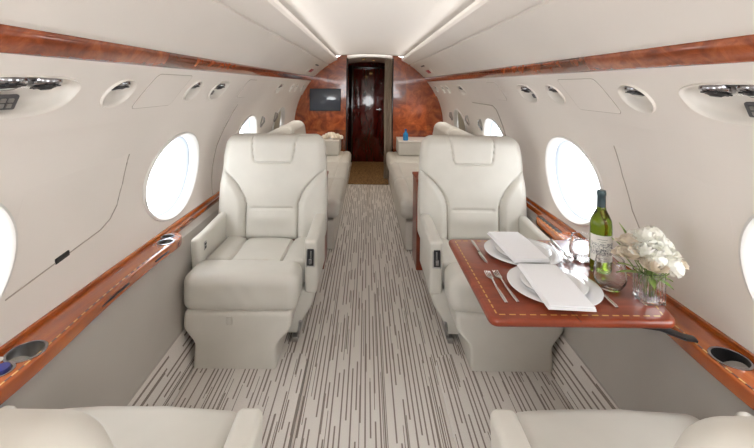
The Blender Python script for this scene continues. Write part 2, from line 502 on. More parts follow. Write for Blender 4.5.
# header above the doorway + vestibule shell
vb = MB()
xs = [OX0 + (OX1 - OX0) * i / 12 for i in range(13)]
vs = []; fs = []
lowf = lambda x: 1.775 + .028 * (1 - ((x - .005) / .335) ** 2)
for y in (5.92, 7.26):
    for x in xs: vs.append((x, y, lowf(x)))
    for x in xs: vs.append((x, y, 1.87))
n = 13; o = 26
for i in range(n - 1):
    fs += [(i, i + 1, n + i + 1, n + i), (o + n + i, o + n + i + 1, o + i + 1, o + i), (i + 1, i, o + i, o + i + 1), (n + i, n + i + 1, o + n + i + 1, o + n + i)]
fs += [(0, n, o + n, o), (n - 1, o + n - 1, o + 2 * n - 1, 2 * n - 1)]
vb.add(vs, fs, mi=1)
for (x0, x1) in ((OX0 - .04, OX0), (OX1, OX1 + .04)):
    vb.rbox((x1 - x0) / 2, .65, .93, .002, ((x0 + x1) / 2, 6.615, .93), n=(1, 1, 1), k=1)
struct(vb.build('wall_vestibule', [DARKW, CEIL], ang=30))
vf = MB(); vf.rbox(.40, .75, .025, .002, (.005, 6.60, -.025), n=(1, 1, 1), k=1)
struct(vf.build('floor_vestibule', CARPET))
# door
dr = struct(empty('door_1', (.005, 7.2, 0)))
d = MB()
d.rbox(.40, .02, .93, .004, (0, .02, .93), n=(1, 1, 1), k=1)
d.build('door_leaf', DARKW, dr)
d = MB()
for sx in (-1, 1): d.rbox(.028, .018, .87, .004, (sx * .305, -.018, .87), n=(1, 1, 1), k=1)
d.rbox(.277, .018, .022, .004, (0, -.018, 1.70), n=(1, 1, 1), k=1)
d.build('door_frame', mat('dark_frame', srgb(26, 7, 6), .2, coat=.6), dr)
d = MB(); d.lathe([(.0, 0), (.022, 0), (.022, .008), (.012, .012), (.012, .035), (.02, .04), (.02, .05), (0, .052)], 16, M=T(.20, 0, .95) @ RX(pi / 2))
d.rbox(.045, .006, .009, .004, (.175, -.045, .95), n=(1, 1, 1), k=2)
d.build('door_handle', CHROME, dr)
# dark jamb trim round the doorway
jb = MB()
jb.rbox(.012, .02, .89, .004, (OX0 + .004, 5.895, .89), n=(1, 1, 1), k=1)
jb.rbox(.010, .02, .89, .004, (OX1 + .006, 5.897, .89), n=(1, 1, 1), k=1)
struct(jb.build('trim_%d' % tn, mat('dark_jamb', srgb(40, 14, 10), .25, coat=.5))); tn += 1
# curtain
cu = MB(); vs = []; fs = []; n = 60
for i in range(n + 1):
    t = i / n; x = .222 + .112 * t; y = 5.862 + .016 * sin(t * 2 * pi * 4.5)
    for k in range(9):
        z = .02 + 1.745 * k / 8; vs.append((x + .004 * sin(k + i * .3), y + .004 * sin(k * .7 + i * .2), z))
for i in range(n):
    for k in range(8):
        a = i * 9 + k; fs.append((a, a + 9, a + 10, a + 1))
nb = len(vs); vs += [(v[0], v[1] + .004, v[2]) for v in vs]; fs += [tuple(nb + q for q in reversed(f)) for f in fs]
cu.add(vs, fs)
tag(cu.build('door_curtain', CURT), 'taupe pleated curtain drawn back at the right side of the forward doorway', 'curtain')
# TV screen
tv = MB(); tv.rbox(.225, .012, .165, .006, (-.645, 5.887, 1.165), n=(2, 1, 2), k=2)
tv_r = tag(empty('wall_television', (-.645, 5.89, 1.0)), 'dark flat television screen set in the burl bulkhead left of the doorway', 'television')
mb = MB(); mb.rbox(.228, .010, .163, .005, (0, -.010, .165), n=(2, 1, 2), k=2); mb.build('bezel', BLACK, tv_r)
mb = MB(); mb.rbox(.220, .003, .155, .002, (0, -.021, .165), n=(2, 1, 2), k=1); mb.build('screen', SCREEN, tv_r)
# doormat
mb = MB(); mb.rbox(.285, .80, .008, .006, (0, 0, .008), n=(4, 8, 1), k=2)
tag(mb.build('door_mat', MATC, loc=(.0, 6.37, .0)), 'bronze brown woven mat lying in the forward doorway at the end of the aisle', 'mat')
# ceiling spotlights in the vestibule
for (x, y, w) in ((-.09, 6.25, 'left'), (.075, 6.55, 'right')):
    zc_ = lowf(x)
    e = tag(empty('ceiling_spotlight', (x, y, zc_ - .002)), 'gold ceiling spotlight, %s one of the two above the forward doorway' % w, 'ceiling light', 'gold spotlights in the vestibule ceiling')
    mb = MB(); mb.lathe([(.036, 0), (.04, -.004), (.034, -.008), (.028, -.004)], 24); mb.build('trim_ring', mat('brass', srgb(200, 160, 90), .25, metal=1) if w == 'left' else bpy.data.materials['brass'], e)
    mb = MB(); mb.lathe([(0, -.006), (.027, -.005), (.027, -.002), (0, -.002)], 24); mb.build('lamp_lens', LAMPG, e)

# ------------------------------------------------------------------ windows
wi = 1
for sd in (-1, 1):
    for y in WIN_Y[1:]:
        fr = MB(); n = 64
        # rings: scale, depth into the wall (positive outwards from cabin)
        rings = [(1.075, .004), (1.065, -.010), (1.03, -.013), (1.0, -.006), (.965, .018), (.955, .038)]
        rings2 = [(.955, .038), (.935, .040), (.885, .072), (.865, .10), (.96, .10), (1.0, .06)]
        def ring_mesh(mbb, rg):
            vs = []; fs = []
            for (s_, dp) in rg:
                for i in range(n):
                    t = 2 * pi * i / n
                    yy = .285 * s_ * cos(t); zz = .220 * s_ * sin(t)
                    vs.append((sd * (wx(WIN_Z + zz) + dp), y + yy, WIN_Z + zz))
            for j in range(len(rg) - 1):
                for i in range(n):
                    i2 = (i + 1) % n; f = (j * n + i, j * n + i2, (j + 1) * n + i2, (j + 1) * n + i); fs.append(f if sd > 0 else f[::-1])
            mbb.add(vs, fs)
        ring_mesh(fr, rings)
        w = struct(fr.build('window_%d' % wi, FRAMEW, ang=50))
        rv = MB(); ring_mesh(rv, rings2); rv.build('window_reveal', FRAMEB, w, ang=50)
        pn = MB()
        vs = []
        for (q, xo) in ((0, .086), (1, .092)):
            for i in range(n):
                t = 2 * pi * i / n
                zz = .220 * .88 * sin(t); vs.append((sd * (wx(WIN_Z + zz) + xo), y + .285 * .88 * cos(t), WIN_Z + zz))
        fs = [tuple(range(n)), tuple(reversed(range(n, 2 * n)))] + [(i, n + i, n + (i + 1) % n, (i + 1) % n) for i in range(n)]
        pn.add(vs, fs); pn.build('pane', PANE, w, smooth=False)
        if y > 4.5:     # closed pull-down shade
            sh = MB(); vs = []; fs = []
            m = 12
            for j in range(m + 1):
                zz = -.205 + .41 * j / m; hw = .275 * .955 * sqrt(max(0, 1 - (zz / .215) ** 2)) * 1.0
                for i in range(9):
                    vs.append((sd * (wx(WIN_Z + zz) + .034 + .0015 * (j % 2)), y - hw + 2 * hw * i / 8, WIN_Z + zz))
            for j in range(m):
                for i in range(8):
                    a = j * 9 + i; fs.append((a, a + 1, a + 10, a + 9))
            nb = len(vs); vs += [(v[0] + sd * .003, v[1], v[2]) for v in vs]; fs += [tuple(nb + q for q in reversed(f)) for f in fs]
            sh.add(vs, fs); sh.build('window_shade', SHADE, w)
        wi += 1

# ------------------------------------------------------------------ service panels (reading lights, air vents, keypads)
def service_panel(sd, y, a, b, kind, z, label):
    M = wframe(sd, z, y, .012)
    if sd < 0: F = lambda p: p
    n = 40
    root = empty('service_panel', tuple(M.to_translation()))
    W = Matrix.Translation(-M.to_translation()) @ M
    tag(root, label, 'service panel', 'reading light and air vent panels above the windows')
    rings = [(1.10, -.001), (1.10, .005), (1.06, .009), (1.02, .008), (.96, -.004)]
    bowl = [(.955, -.003), (.90, -.018), (.78, -.032), (.5, -.038), (.001, -.040)]
    def rm(mbb, rg):
        vs = []; fs = []
        for (k, h) in rg:
            for p in psu_outline(kind, a, b, n, k): vs.append((p[0], p[1], h))
        for j in range(len(rg) - 1):
            for i in range(n):
                i2 = (i + 1) % n; f = (j * n + i, j * n + i2, (j + 1) * n + i2, (j + 1) * n + i); fs.append(f if sd > 0 else f[::-1])
        mbb.add(vs, fs, W)
    mb = MB(); rm(mb, rings); mb.build('bezel', WPLAST, root, ang=60)
    mb = MB(); rm(mb, bowl); mb.build('recess_bowl', WPLAST, root, ang=60)
    def gasper(cx, cy, r, nm='air_vent', lamp=False):
        # chrome eyeball on the upper slope of the bowl, tipped down towards the seats
        Mg = W @ T(cx, cy, -.020) @ RX(radians(48))
        mb = MB(); mb.lathe([(r * 1.25, -.012), (r * 1.25, 0), (r * 1.15, .004), (r, .005), (r * .95, 0)], 24, M=Mg, sy=.8)
        g = mb.build(nm, CHROME, root, ang=50)
        mb = MB()
        mb.lathe([(r * .93, 0), (r * .82, .010), (r * .55, .014), (r * .5, .015)], 24, M=Mg, sy=.8)
        for k in range(8):
            an = 2 * pi * k / 8; mb.rbox(r * .09, r * .2, .002, .001, n=(1, 1, 1), k=1, M=Mg @ RZ(an) @ T(0, r * .75, .009))
        mb.build('vent_ribs', BLACK, g, ang=30)
        mb = MB(); mb.lathe([(0, .017), (r * .42, .017), (r * .48, .014), (0, .012)], 20, M=Mg, sy=.8)
        mb.build('lamp_lens' if lamp else 'vent_nozzle', LENS if lamp else BLACK, g)
        mb = MB(); mb.lathe([(r * .96, .0015), (r * .9, .0035), (r * .86, .0015)], 24, M=Mg, sy=.8)
        mb.build('shadow_gap', BLACK, g)
    if kind == 'long':
        gasper(-.015, .026, .040, 'reading_light', True)
        gasper(.115 * 1.0 - .02 if False else .105, .026, .036, 'air_vent')
        gasper(-.125, .022, .036, 'air_vent') if False else None
        Mk = W @ T(-.02, -.026, -.013) @ RX(radians(-8))
        mb = MB(); mb.rbox(.058, .021, .006, .005, n=(2, 2, 1), k=3, M=Mk); kp = mb.build('keypad', DGREY, root)
        for i in range(4):
            for j in range(2):
                mb = MB(); mb.rbox(.0075, .0055, .002, .0015, n=(1, 1, 1), k=2, M=Mk @ T(-.033 + .022 * i, -.0075 + .015 * j, .007)); mb.build('button', STEEL, kp)
    elif kind == 'round':
        gasper(.004, .016, .041, 'reading_light', True)
    else:
        s_ = a / .115
        gasper(.040 * s_, .010, .040 * s_, 'air_vent'); gasper(-.042 * s_, .018, .036 * s_, 'reading_light', True)
        mb = MB(); mb.rbox(.026 * s_, .014, .005, .004, n=(2, 2, 1), k=2, M=W @ T(-.035 * s_, -.03, -.016)); mb.build('control_pad', DGREY, root)
names = {1.00: 'long recessed panel with chrome vents and keypad', 1.425: 'large round recessed panel with one chrome reading light', 2.035: 'smaller round recessed panel with one chrome light',
         2.39: 'oval panel of chrome vents above the club seat', 4.05: 'small oval vent panel above the divan, nearest of four', 4.72: 'small oval vent panel above the divan, second of four', 5.02: 'small oval vent panel above the divan, third of four', 5.52: 'small oval vent panel closest to the bulkhead', -.30: 'long recessed panel with chrome vents behind the near seat'}
for sd in (-1, 1):
    for (y, a, b, kind, z) in PSU:
        service_panel(sd, y, a, b, kind, z, names[y] + (', left wall' if sd < 0 else ', right wall'))

# wall access panels (mesh patches following the wall, with a fine gap round them)
def access_panel(sd, pts, name, label, off, gap=SEAM, lines=None, gr=.0022, th=.0025):
    """pts: closed (y,z) outline; patch offset slightly into the cabin"""
    rs = []
    for a_, b_ in zip(pts, pts[1:] + pts[:1]):
        k_ = max(1, int(math.dist(a_, b_) / .02))
        rs += [(a_[0] + (b_[0] - a_[0]) * i / k_, a_[1] + (b_[1] - a_[1]) * i / k_) for i in range(k_)]
    pts = rs
    ys = [p[0] for p in pts]; zs = [p[1] for p in pts]
    cy = sum(ys) / len(ys); cz = sum(zs) / len(zs)
    o = wpt(sd, cz, cy, off); root = tag(empty(name, tuple(o)), label, 'wall panel')
    n = len(pts); rings = []; m = 10
    mb = MB(); vs = []; fs = []
    ks = [1.0, .985] + [.98 * (1 - j / m) for j in range(m)] + [.002]
    for q, k in enumerate(ks):
        for p in pts:
            vs.append(wpt(sd, cz + (p[1] - cz) * k, cy + (p[0] - cy) * k, off + (-.002 if q == 0 else th)) - o)
    for j in range(len(ks) - 1):
        for i in range(n):
            i2 = (i + 1) % n; f = (j * n + i, j * n + i2, (j + 1) * n + i2, (j + 1) * n + i); fs.append(f if sd > 0 else f[::-1])
    mb.add(vs, fs); mb.build('panel_skin', WALL, root, ang=60)
    mb = MB()
    if lines:
        for ln in lines: mb.tube([p - o for p in wall_line(sd, ln, off=off + .0005)], gr, 6)
    else: mb.tube([p - o for p in wall_line(sd, pts + [pts[0]], off=off + .0005)], gr, 6)
    mb.build('panel_gap', gap, root)
    return root, o
def rrect(y0, y1, z0, z1, r, sk=0, n=5):
    out = []
    for (cy, cz, a0) in ((y1 - r, z1 - r, 0), (y0 + r, z1 - r, 90), (y0 + r, z0 + r, 180), (y1 - r, z0 + r, 270)):
        for k in range(n):
            a = radians(a0 + 90 * k / (n - 1)); zz = cz + r * sin(a); out.append((cy + r * cos(a) + sk * (zz - (z0 + z1) / 2), zz))
    return out
for sd, w in ((-1, 'left'), (1, 'right')):
    access_panel(sd, rrect(1.585, 1.90, 1.285, 1.425, .02, .35), 'access_panel', 'flush rectangular cover between the two round light panels on the %s wall' % w, .012, gr=.0016)
    access_panel(sd, rrect(2.84, 3.06, 1.29, 1.42, .03, .3), 'access_panel', 'small flush cover beyond the oval vent panel on the %s wall' % w, .012, gr=.0014)
# left fold-out panel below the window line with a dark latch
L1 = [(1.72, 1.075), (1.72, .95), (1.70, .86), (1.66, .815), (1.60, .79), (1.18, .735)]
pts = [(1.18, .735), (1.60, .79), (1.66, .815), (1.70, .86), (1.72, .95), (1.72, 1.075), (1.45, 1.07), (1.20, 1.06)]
r1, o1 = access_panel(-1, pts, 'sidewall_panel', 'cream flush sidewall door with a dark latch above the left ledge', 0, lines=[L1, ], gr=.0026, th=.0004)
mb = MB(); Mw = wframe(-1, .768, 1.40, 0); mb.rbox(.032, .010, .006, .004, n=(2, 1, 1), k=2, M=T(*(-o1)) @ Mw @ RZ(.12)); mb.build('latch', BLACK, r1)
L2 = [(1.74, 1.13), (1.735, 1.0), (1.70, .86), (1.66, .80), (1.60, .78), (1.38, .76)]
pts = [(1.22, .80), (1.60, .78), (1.66, .80), (1.70, .86), (1.735, 1.0), (1.74, 1.13), (1.45, 1.10), (1.22, 1.07)]
access_panel(1, pts, 'sidewall_panel', 'cream flush sidewall door behind the flowers above the right ledge', 0, lines=[L2[:4]], gr=.0026, th=.0004)

# signs on the overhead panels at the far end
for sd, w in ((-1, 'left'), (1, 'right')):
    M = wframe(sd, 1.575, 5.02, .010)
    root = tag(empty('cabin_sign', tuple(M.to_translation())), 'small white sign with a red mark on the %s overhead panel near the bulkhead' % w, 'sign', 'signs near the bulkhead')
    W = Matrix.Translation(-M.to_translation()) @ M
    mb = MB(); mb.rbox(.24, .042, .006, .003, n=(1, 1, 1), k=2, M=W @ T(0, 0, .003)); mb.build('sign_plate', WPLAST, root)
    mb = MB(); mb.rbox(.12, .027, .001, .001, n=(1, 1, 1), k=1, M=W @ T(.0, 0, .0105)); mb.build('red_mark', RED, root)
    mb = MB(); mb.rbox(.13, .010, .004, .002, n=(1, 1, 1), k=1, M=wframe(sd, 1.640, 5.05, .010)); 
    tag(mb.build('air_slot', BLACK), 'short black slot above the small sign on the %s overhead panel' % w, 'vent', 'black slots above the signs')

# chrome fittings above the divans
for sd, ys_ in ((-1, (3.93, 4.5)), (1, (3.85, 4.35, 5.2))):
    for q, y in enumerate(ys_):
        M = wframe(sd, 1.02 if y < 5 else 1.0, y, 0)
        root = tag(empty('belt_bracket', tuple(M.to_translation())), 'chrome loop bracket, %s wall above the divan, %s of the row' % ('left' if sd < 0 else 'right', ('nearest', 'second', 'third')[q]), 'bracket', 'chrome brackets above the divans')
        W = Matrix.Translation(-M.to_translation()) @ M
        mb = MB(); mb.rbox(.02, .05, .004, .003, n=(1, 1, 1), k=2, M=W @ T(0, 0, .004)); mb.build('plate', STEEL, root)
        mb = MB(); mb.tube([(-.012, -.06, .01), (-.014, 0, .03), (-.008, .045, .02), (.008, .045, .02), (.014, 0, .03), (.012, -.06, .01)], .0055, 8, M=W); mb.build('loop', CHROME, root)

# ------------------------------------------------------------------ side ledges
def ledge(sd, label):
    root = tag(empty('side_ledge', (sd * 1.03, .5, .60)), label, 'ledge')
    P = lambda x, y: (sd * x - sd * 1.03, y - .5)
    yend = 2.10 if sd < 0 else 2.46
    out = []
    def xo(y):
        x = .985
        for c, am, w_ in ((1.08, .026, .30), (2.03, .014, .16)): x -= am * math.exp(-((y - c) / w_) ** 2)
        return x
    ys_ = [Y0 + .02 + i * .06 for i in range(int((yend - .08 - Y0) / .06) + 1)]
    for y in ys_: out.append((xo(y), y))
    x_e = xo(yend)
    for k in range(7):
        a = radians(90 * k / 6); out.append((x_e + .075 * (1 - cos(a)), yend - .075 + .075 * sin(a)))
    out.append((1.052, yend + .02)); out.append((1.052, 3.35))
    inn = [(1.098, 3.35), (1.098, Y0 + .02)]
    poly = [P(*p) for p in out + inn]
    def area(pl): return sum(pl[i - 1][0] * pl[i][1] - pl[i][0] * pl[i - 1][1] for i in range(len(pl)))
    if area(poly) < 0: poly = poly[::-1]
    # top board, with cup holes cut through by stacking: board is one mesh; cups sit flush on top as rims
    mb = MB(); mb.prism(poly, -.045, 0, bev=.006)
    mb.build('ledge_board', LEDGEW, root, ang=50)
    # back rail against the wall
    mb = MB(); vs = []
    mb.rbox(.007, (3.35 - Y0) / 2, .009, .003, (sd * (1.086 - 1.03), (3.35 + Y0) / 2 - .5, .006), n=(1, 20, 1), k=2)
    mb.build('back_rail', LEDGEW, root)
    # dashed inlay along the aisle edge
    md_ = MB(); y = Y0 + .1; k = 0
    while y < yend - .1:
        xa = xo(y) + .012; xb = xo(y + .02) + .012
        q = [P(xa, y), P(xa + .0045, y), P(xb + .0045, y + .02), P(xb, y + .02)]
        md_.add([(p[0], p[1], .0008) for p in q] + [(p[0], p[1], -.002) for p in q], [(0, 1, 2, 3), (7, 6, 5, 4), (0, 4, 5, 1), (1, 5, 6, 2), (2, 6, 7, 3), (3, 7, 4, 0)], mi=k % 2); y += .02; k += 1
    md_.build('edge_inlay', [INLAY, INLAYD], root, smooth=False)
    # long dark slots in the fascia (stowed table)
    mb = MB()
    for (ya, yb) in ((1.35, 1.60), (1.80, 1.98)):
        yy = (ya + yb) / 2; mb.rbox(.003, (yb - ya) / 2, .004, .002, (sd * (xo(yy) + .001 - 1.03), yy - .5, -.022), n=(1, 4, 1), k=1)
    mb.build('fascia_slot', BLACK, root)
    cups = ((1.015, 1.155, .047), (1.018, 1.078, .0275), (1.018, 1.965, .036), (1.045, 2.035, .030)) if sd < 0 else ((1.022, 1.158, .047), (1.035, 1.03, .034), (1.03, 2.02, .042))
    for (x, y, r) in cups:
        # rim stands on the board, cup well drops below (visible as a steel bowl above the board surface)
        c = MB(); c.shell([(r + .004, .0003), (r + .004, .003), (r, .004), (r - .003, .003)], 32, M=T(*P(x, y), 0)); rim = c.build('cup_holder', CHROME, root)
    # cut the wells
    bo = [o for o in root.children if o.name.startswith('ledge_board')][0]
    cm = MB()
    for (x, y, r) in cups: cm.lathe([(r, -.2), (r, .1)], 32, M=T(*P(x, y), 0))
    if sd > 0: cm.rbox(.016, .14, .05, .004, (P(1.015, 2.29)[0], P(1.015, 2.29)[1], .035), n=(1, 1, 1), k=2)
    cut = cm.build('cut', BLACK, root, smooth=False)
    md = bo.modifiers.new('c', 'BOOLEAN'); md.object = cut; md.operation = 'DIFFERENCE'; md.solver = 'EXACT'
    bpy.context.view_layer.update()
    me = bpy.data.meshes.new_from_object(bo.evaluated_get(bpy.context.evaluated_depsgraph_get()))
    bo.modifiers.clear(); bo.data = me; bpy.data.objects.remove(cut); me.set_sharp_from_angle(angle=radians(50))
    rims = [o for o in root.children if o.name.startswith('cup_holder')]
    for (x, y, r), rim in zip(cups, rims):
        c = MB(); c.shell([(r - .001, .003), (r - .003, -.02), (r - .004, -.040), (r - .008, -.043), (.0005, -.0435)], 32, M=T(*P(x, y), 0))
        c.build('cup_well', STEEL if sd < 0 else BLACK, rim, ang=50)
    if sd > 0:
        mb = MB(); mb.rbox(.015, .138, .006, .003, (*P(1.015, 2.29), -.007), n=(1, 4, 1), k=2)
        cp = mb.build('control_strip', BLACK, root)
        for i in range(5):
            mb = MB(); mb.rbox(.008, .014, .002, .001, (*P(1.015, 2.20 + .045 * i), .0), n=(1, 1, 1), k=1); mb.build('button', DGREY, cp)
    # lower support closing the ledge to the wall, cream
    return root
ledge(-1, 'long glossy cherry side ledge under the left windows, with steel cup holders')
ledge(1, 'long glossy cherry side ledge under the right windows, beside the laid table')

# things standing in the near left cup well
mb = MB(); mb.lathe([(0, 0), (.020, 0), (.0215, .003), (.0215, .050), (.020, .053), (0, .053)], 28)
tag(mb.build('mint_tin', NAVY, loc=(-1.018, 1.078, .5575)), 'small navy blue round tin in the near left cup holder', 'tin')
w = empty('sweet_wrapper', (-1.062, 1.112, .6005)); tag(w, 'red and white twisted sweet wrapper on the left ledge edge by the cup holder', 'wrapper')
mb = MB(); mb.rbox(.014, .010, .005, .004, (0, 0, .005), n=(2, 2, 1), k=2); mb.build('sweet', WPLAST, w)
mb = MB(); mb.rbox(.0035, .0104, .0052, .002, (0, 0, .0053), n=(2, 2, 1), k=2); mb.build('red_band', RED, w)

# ------------------------------------------------------------------ club seats
def smooth01(t): t = max(0, min(1, t)); return t * t * (3 - 2 * t)
def groove(d, w=.008): return math.exp(-(d / w) ** 2)
def club_seat(inb, recline=0.0, tl=0.0, lift=0.0):
    """faces -y. inb = +1 when the inboard (aisle) arm is at +x. recline leans the back. Parts as children."""
    root = empty('club_seat')
    # pedestal / leg-rest flap
    def fp(x, y, z):
        t = smooth01((z + .02) / .09)          # local z from -.135..+.135
        k = .76 + .24 * t
        yy = y - (.04 * (1 - (z + .135) / .27) if y < 0 else 0)
        return (x * k, yy, z)
    mb = MB(); mb.rbox(.262, .20, .1325, .02, (-inb * .022, -.135, .1385), n=(10, 4, 14), k=3, fn=fp); mb.build('pedestal', LEATHER, root)
    tb = MB(); tb.rbox(.014, .003, .034, .0025, n=(2, 1, 3), k=2, M=T(-.035 - inb * .022, -.3425, .225) @ RX(radians(8)))
    tb.build('pull_tab', LEATHER, root)
    # seat frame under the arms, with steel rails at the base
    def ff(x, y, z):
        k = .74 + .26 * smooth01((z + .12) / .2); return (x * k, y, z)
    mb = MB(); mb.rbox(.325, .19, .125, .02, (0, .07, .158), n=(4, 4, 8), k=3, fn=ff); mb.build('seat_frame', LEATHER, root)
    for sx in (-1, 1):
        mb = MB(); mb.rbox(.016, .09, .014, .006, (sx * .225, -.05, .0155), n=(1, 3, 1), k=2)
        mb.tube([(sx * .238, -.12, .02), (sx * .245, -.14, .05), (sx * .25, -.125, .10), (sx * .25, -.06, .12)], .009, 8)
        mb.build('floor_rail', STEEL, root)
    # leg rest bolster
    def fb(x, y, z):
        y2 = y - .012 * (1 - (x / .29) ** 2) * (1 if y < 0 else 0)
        crease = .0022 * sin(x * 38 + z * 20 + 2 * sin(x * 17)) * sin(z * 31 + x * 9)
        return (x, y2 + crease, z + .006 * (1 - (x / .29) ** 2) * (1 if z > 0 else 0))
    mb = MB(); mb.rbox(.288, .105, .094, .055, (-inb * .022, -.215, .345 + lift), n=(26, 6, 6), k=6, fn=fb); mb.build('leg_rest', LEATHER, root)
    # seat cushion with two fore-aft seams
    def fc(x, y, z):
        if z > 0:
            t = (y + .19) / .38
            sxx = .142 + .004 * t
            g = groove(abs(x) - sxx, .006) * .018
            bol = .016 * smooth01((abs(x) - sxx) / .06)
            cen = .008 * (1 - min(1, (x / sxx) ** 2))
            z = z - g + bol + cen - .012 * t
        return (x, y, z)
    mb = MB(); mb.rbox(.276, .19, .065, .03, (0, .075, .355 + lift), n=(56, 10, 2), k=4, fn=fc); mb.build('seat_cushion', LEATHER, root)
    # arms
    for sx in (-1, 1):
        isin = sx == inb
        h = .034 if isin else .024
        xc = (.276 + h) if isin else (.276 + h)
        mb = MB()
        def fa(x, y, z):
            # front edge leans back towards the bottom
            t = (z + .15) / .30
            if y < 0: y = y + .03 * (1 - t)
            return (x, y, z + (.012 * smooth01((y + .1) / .3) if z > 0 else 0))
        mb.rbox(h, .215, .148, .02, (sx * xc, .012 + .02, .415), n=(2, 8, 8), k=4, fn=fa)
        arm = mb.build('armrest', LEATHER, root)
        if isin:
            yf = -.183 - .0
            c = MB(); c.rbox(.024, .004, .054, .006, n=(2, 1, 4), k=2, M=T(sx * xc, -.176, .478) @ RX(radians(-6))); pp = c.build('control_panel', STEEL, arm)
            c = MB(); c.rbox(.018, .003, .046, .004, n=(2, 1, 4), k=2, M=T(sx * xc, -.1795, .478) @ RX(radians(-6))); c.build('control_inset', BLACK, pp)
            c = MB(); c.rbox(.008, .006, .014, .003, n=(1, 1, 2), k=2, M=T(sx * xc, -.184, .455) @ RX(radians(-6)))
            c.rbox(.004, .007, .02, .003, n=(1, 1, 2), k=2, M=T(sx * (xc + .003), -.184, .492) @ RX(radians(-6))); c.build('recline_lever', CHROME, pp)
        else:
            c = MB(); c.rbox(.003, .014, .022, .002, (sx * (xc - h - .001), -.10, .50), n=(1, 1, 1), k=2); sw = c.build('switch_plate', STEEL, arm)
            for dz in (-.009, .009):
                c = MB(); c.rbox(.002, .009, .006, .001, (sx * (xc - h - .004), -.10, .50 + dz), n=(1, 1, 1), k=1); c.build('switch', BLACK, sw)
    # backrest
    Hb = .345
    def seamx(z):
        return .165 if z < .60 else .165 + .15 * min(2.0, ((z - .6) / .238)) ** 2
    def fback(x, y, z):
        Z = z + Hb + .385          # world-ish height along the back
        t = (Z - .385) / (2 * Hb)
        # outline: narrows to the top, rounded shoulders
        k = 1.0 - .045 * smooth01((t - .3) / .7)
        if t > .78: k -= .075 * ((t - .78) / .22) ** 2
        X = x * k
        ax = abs(X)
        if y < 0:
            sxx = seamx(Z)
            inside = smooth01((ax - sxx) / .05) if Z < .86 else 0
            wing = 0
            if Z < .85:
                wing = smooth01((ax - sxx) / .045) * (1 - smooth01((Z - .74) / .11))
                y -= .028 * wing
                y += .020 * groove(ax - sxx, .0055) * (1 - smooth01((Z - .845) / .02))
            # lumbar seam
            if ax < sxx: 
                y += .017 * groove(Z - .600, .006) * (1 - smooth01((ax - .12) / .02))
                y -= .014 * math.exp(-((Z - .54) / .05) ** 2) * (1 - (ax / .17) ** 2)
                y -= .010 * math.exp(-((Z - .70) / .09) ** 2) * (1 - (ax / .3) ** 2)
            # headrest outline
            hw = .142 - .016 * smooth01((1.07 - Z) / .19)
            hz = .893
            r_ = .03
            qx = max(ax - (hw - r_), 0); qz = max((hz + r_) - Z, 0)
            dist = sqrt(qx * qx + qz * qz) - r_ if (qx > 0 and qz > 0) else max(ax - hw, hz - Z)
            y += .011 * groove(dist, .004)
            y -= .004 * smooth01(-dist / .02)
            y += .03 * (abs(x) / .345) ** 4 * 0
        # gentle backward rounding towards the top and the recline
        yy = y + .018 * t + .05 * max(0, t - .75) ** 2 * 4
        yy += (t ** 1.0) * (.04 + recline)
        return (X, yy, z - (recline * .25 + tl + .025) * t)
    mb = MB(); mb.rbox(.345, .075, Hb, .055, (0, .245 + .08, .385 + Hb), n=(70, 2, 74), k=7, fn=fback)
    mb.build('backrest', LEATHER, root, ang=80)
    return root

def place(o, x, y, rot, label):
    o.location = (x, y, 0); o.rotation_euler.z = rot; tag(o, label, 'seat', 'cream leather club seats'); return o
place(club_seat(1), -.635, 2.28, 0, 'cream leather club seat left of the aisle, facing the camera, nothing before it')
place(club_seat(-1), .65, 2.28, 0, 'cream leather club seat facing the camera behind the laid table')
place(club_seat(-1, .066, .0, .018), -.635, .84, pi, 'cream leather club seat seen from behind at the bottom left corner')
place(club_seat(1, .07, .0, .018), .625, .845, pi, 'cream leather club seat seen from behind at the bottom right, near the table')

# ------------------------------------------------------------------ divans
def divan(sd, label):
    root = tag(empty('divan', (sd * .62, 4.4, 0)), label, 'divan', 'cream leather divans beyond the club seats')
    X = lambda x: sd * (x - .62)
    ya, yb = 3.32, 5.82
    mb = MB(); mb.rbox(.265, (yb - ya) / 2 - .02, .125, .02, (X(.56), (ya + yb) / 2 - 4.4, .126), n=(4, 10, 3), k=3); mb.build('divan_base', LEATHER, root)
    n = 3; Lc = (yb - ya) / n
    for i in range(n):
        yc = ya + Lc * (i + .5) - 4.4
        def f(x, y, z):
            if z > 0:
                xi = x * sd
                z = z - .010 * groove(xi + .15, .008) + .008 * (1 - (y / (Lc / 2)) ** 2)
            return (x, y, z)
        mb = MB(); mb.rbox(.265, Lc / 2 - .001, .085, .06, (X(.515), yc, .345), n=(24, 8, 2), k=5, fn=f); mb.build('seat_cushion', LEATHER, root)
    Lb = (4.95 - ya) / 2
    for i in range(2):
        yc = ya + Lb * (i + .5) - 4.4
        def f2(x, y, z):
            t = (z + .27) / .54
            return (x + sd * (.09 * t), y, z)
        mb = MB(); mb.rbox(.09, Lb / 2 - .001, .265, .07, (X(.80), yc, .68), n=(2, 8, 8), k=6, fn=f2); mb.build('back_cushion', LEATHER, root)
    return root
divan(-1, 'cream leather divan along the left wall beyond the club seat')
divan(1, 'cream leather divan along the right wall beyond the club seat')
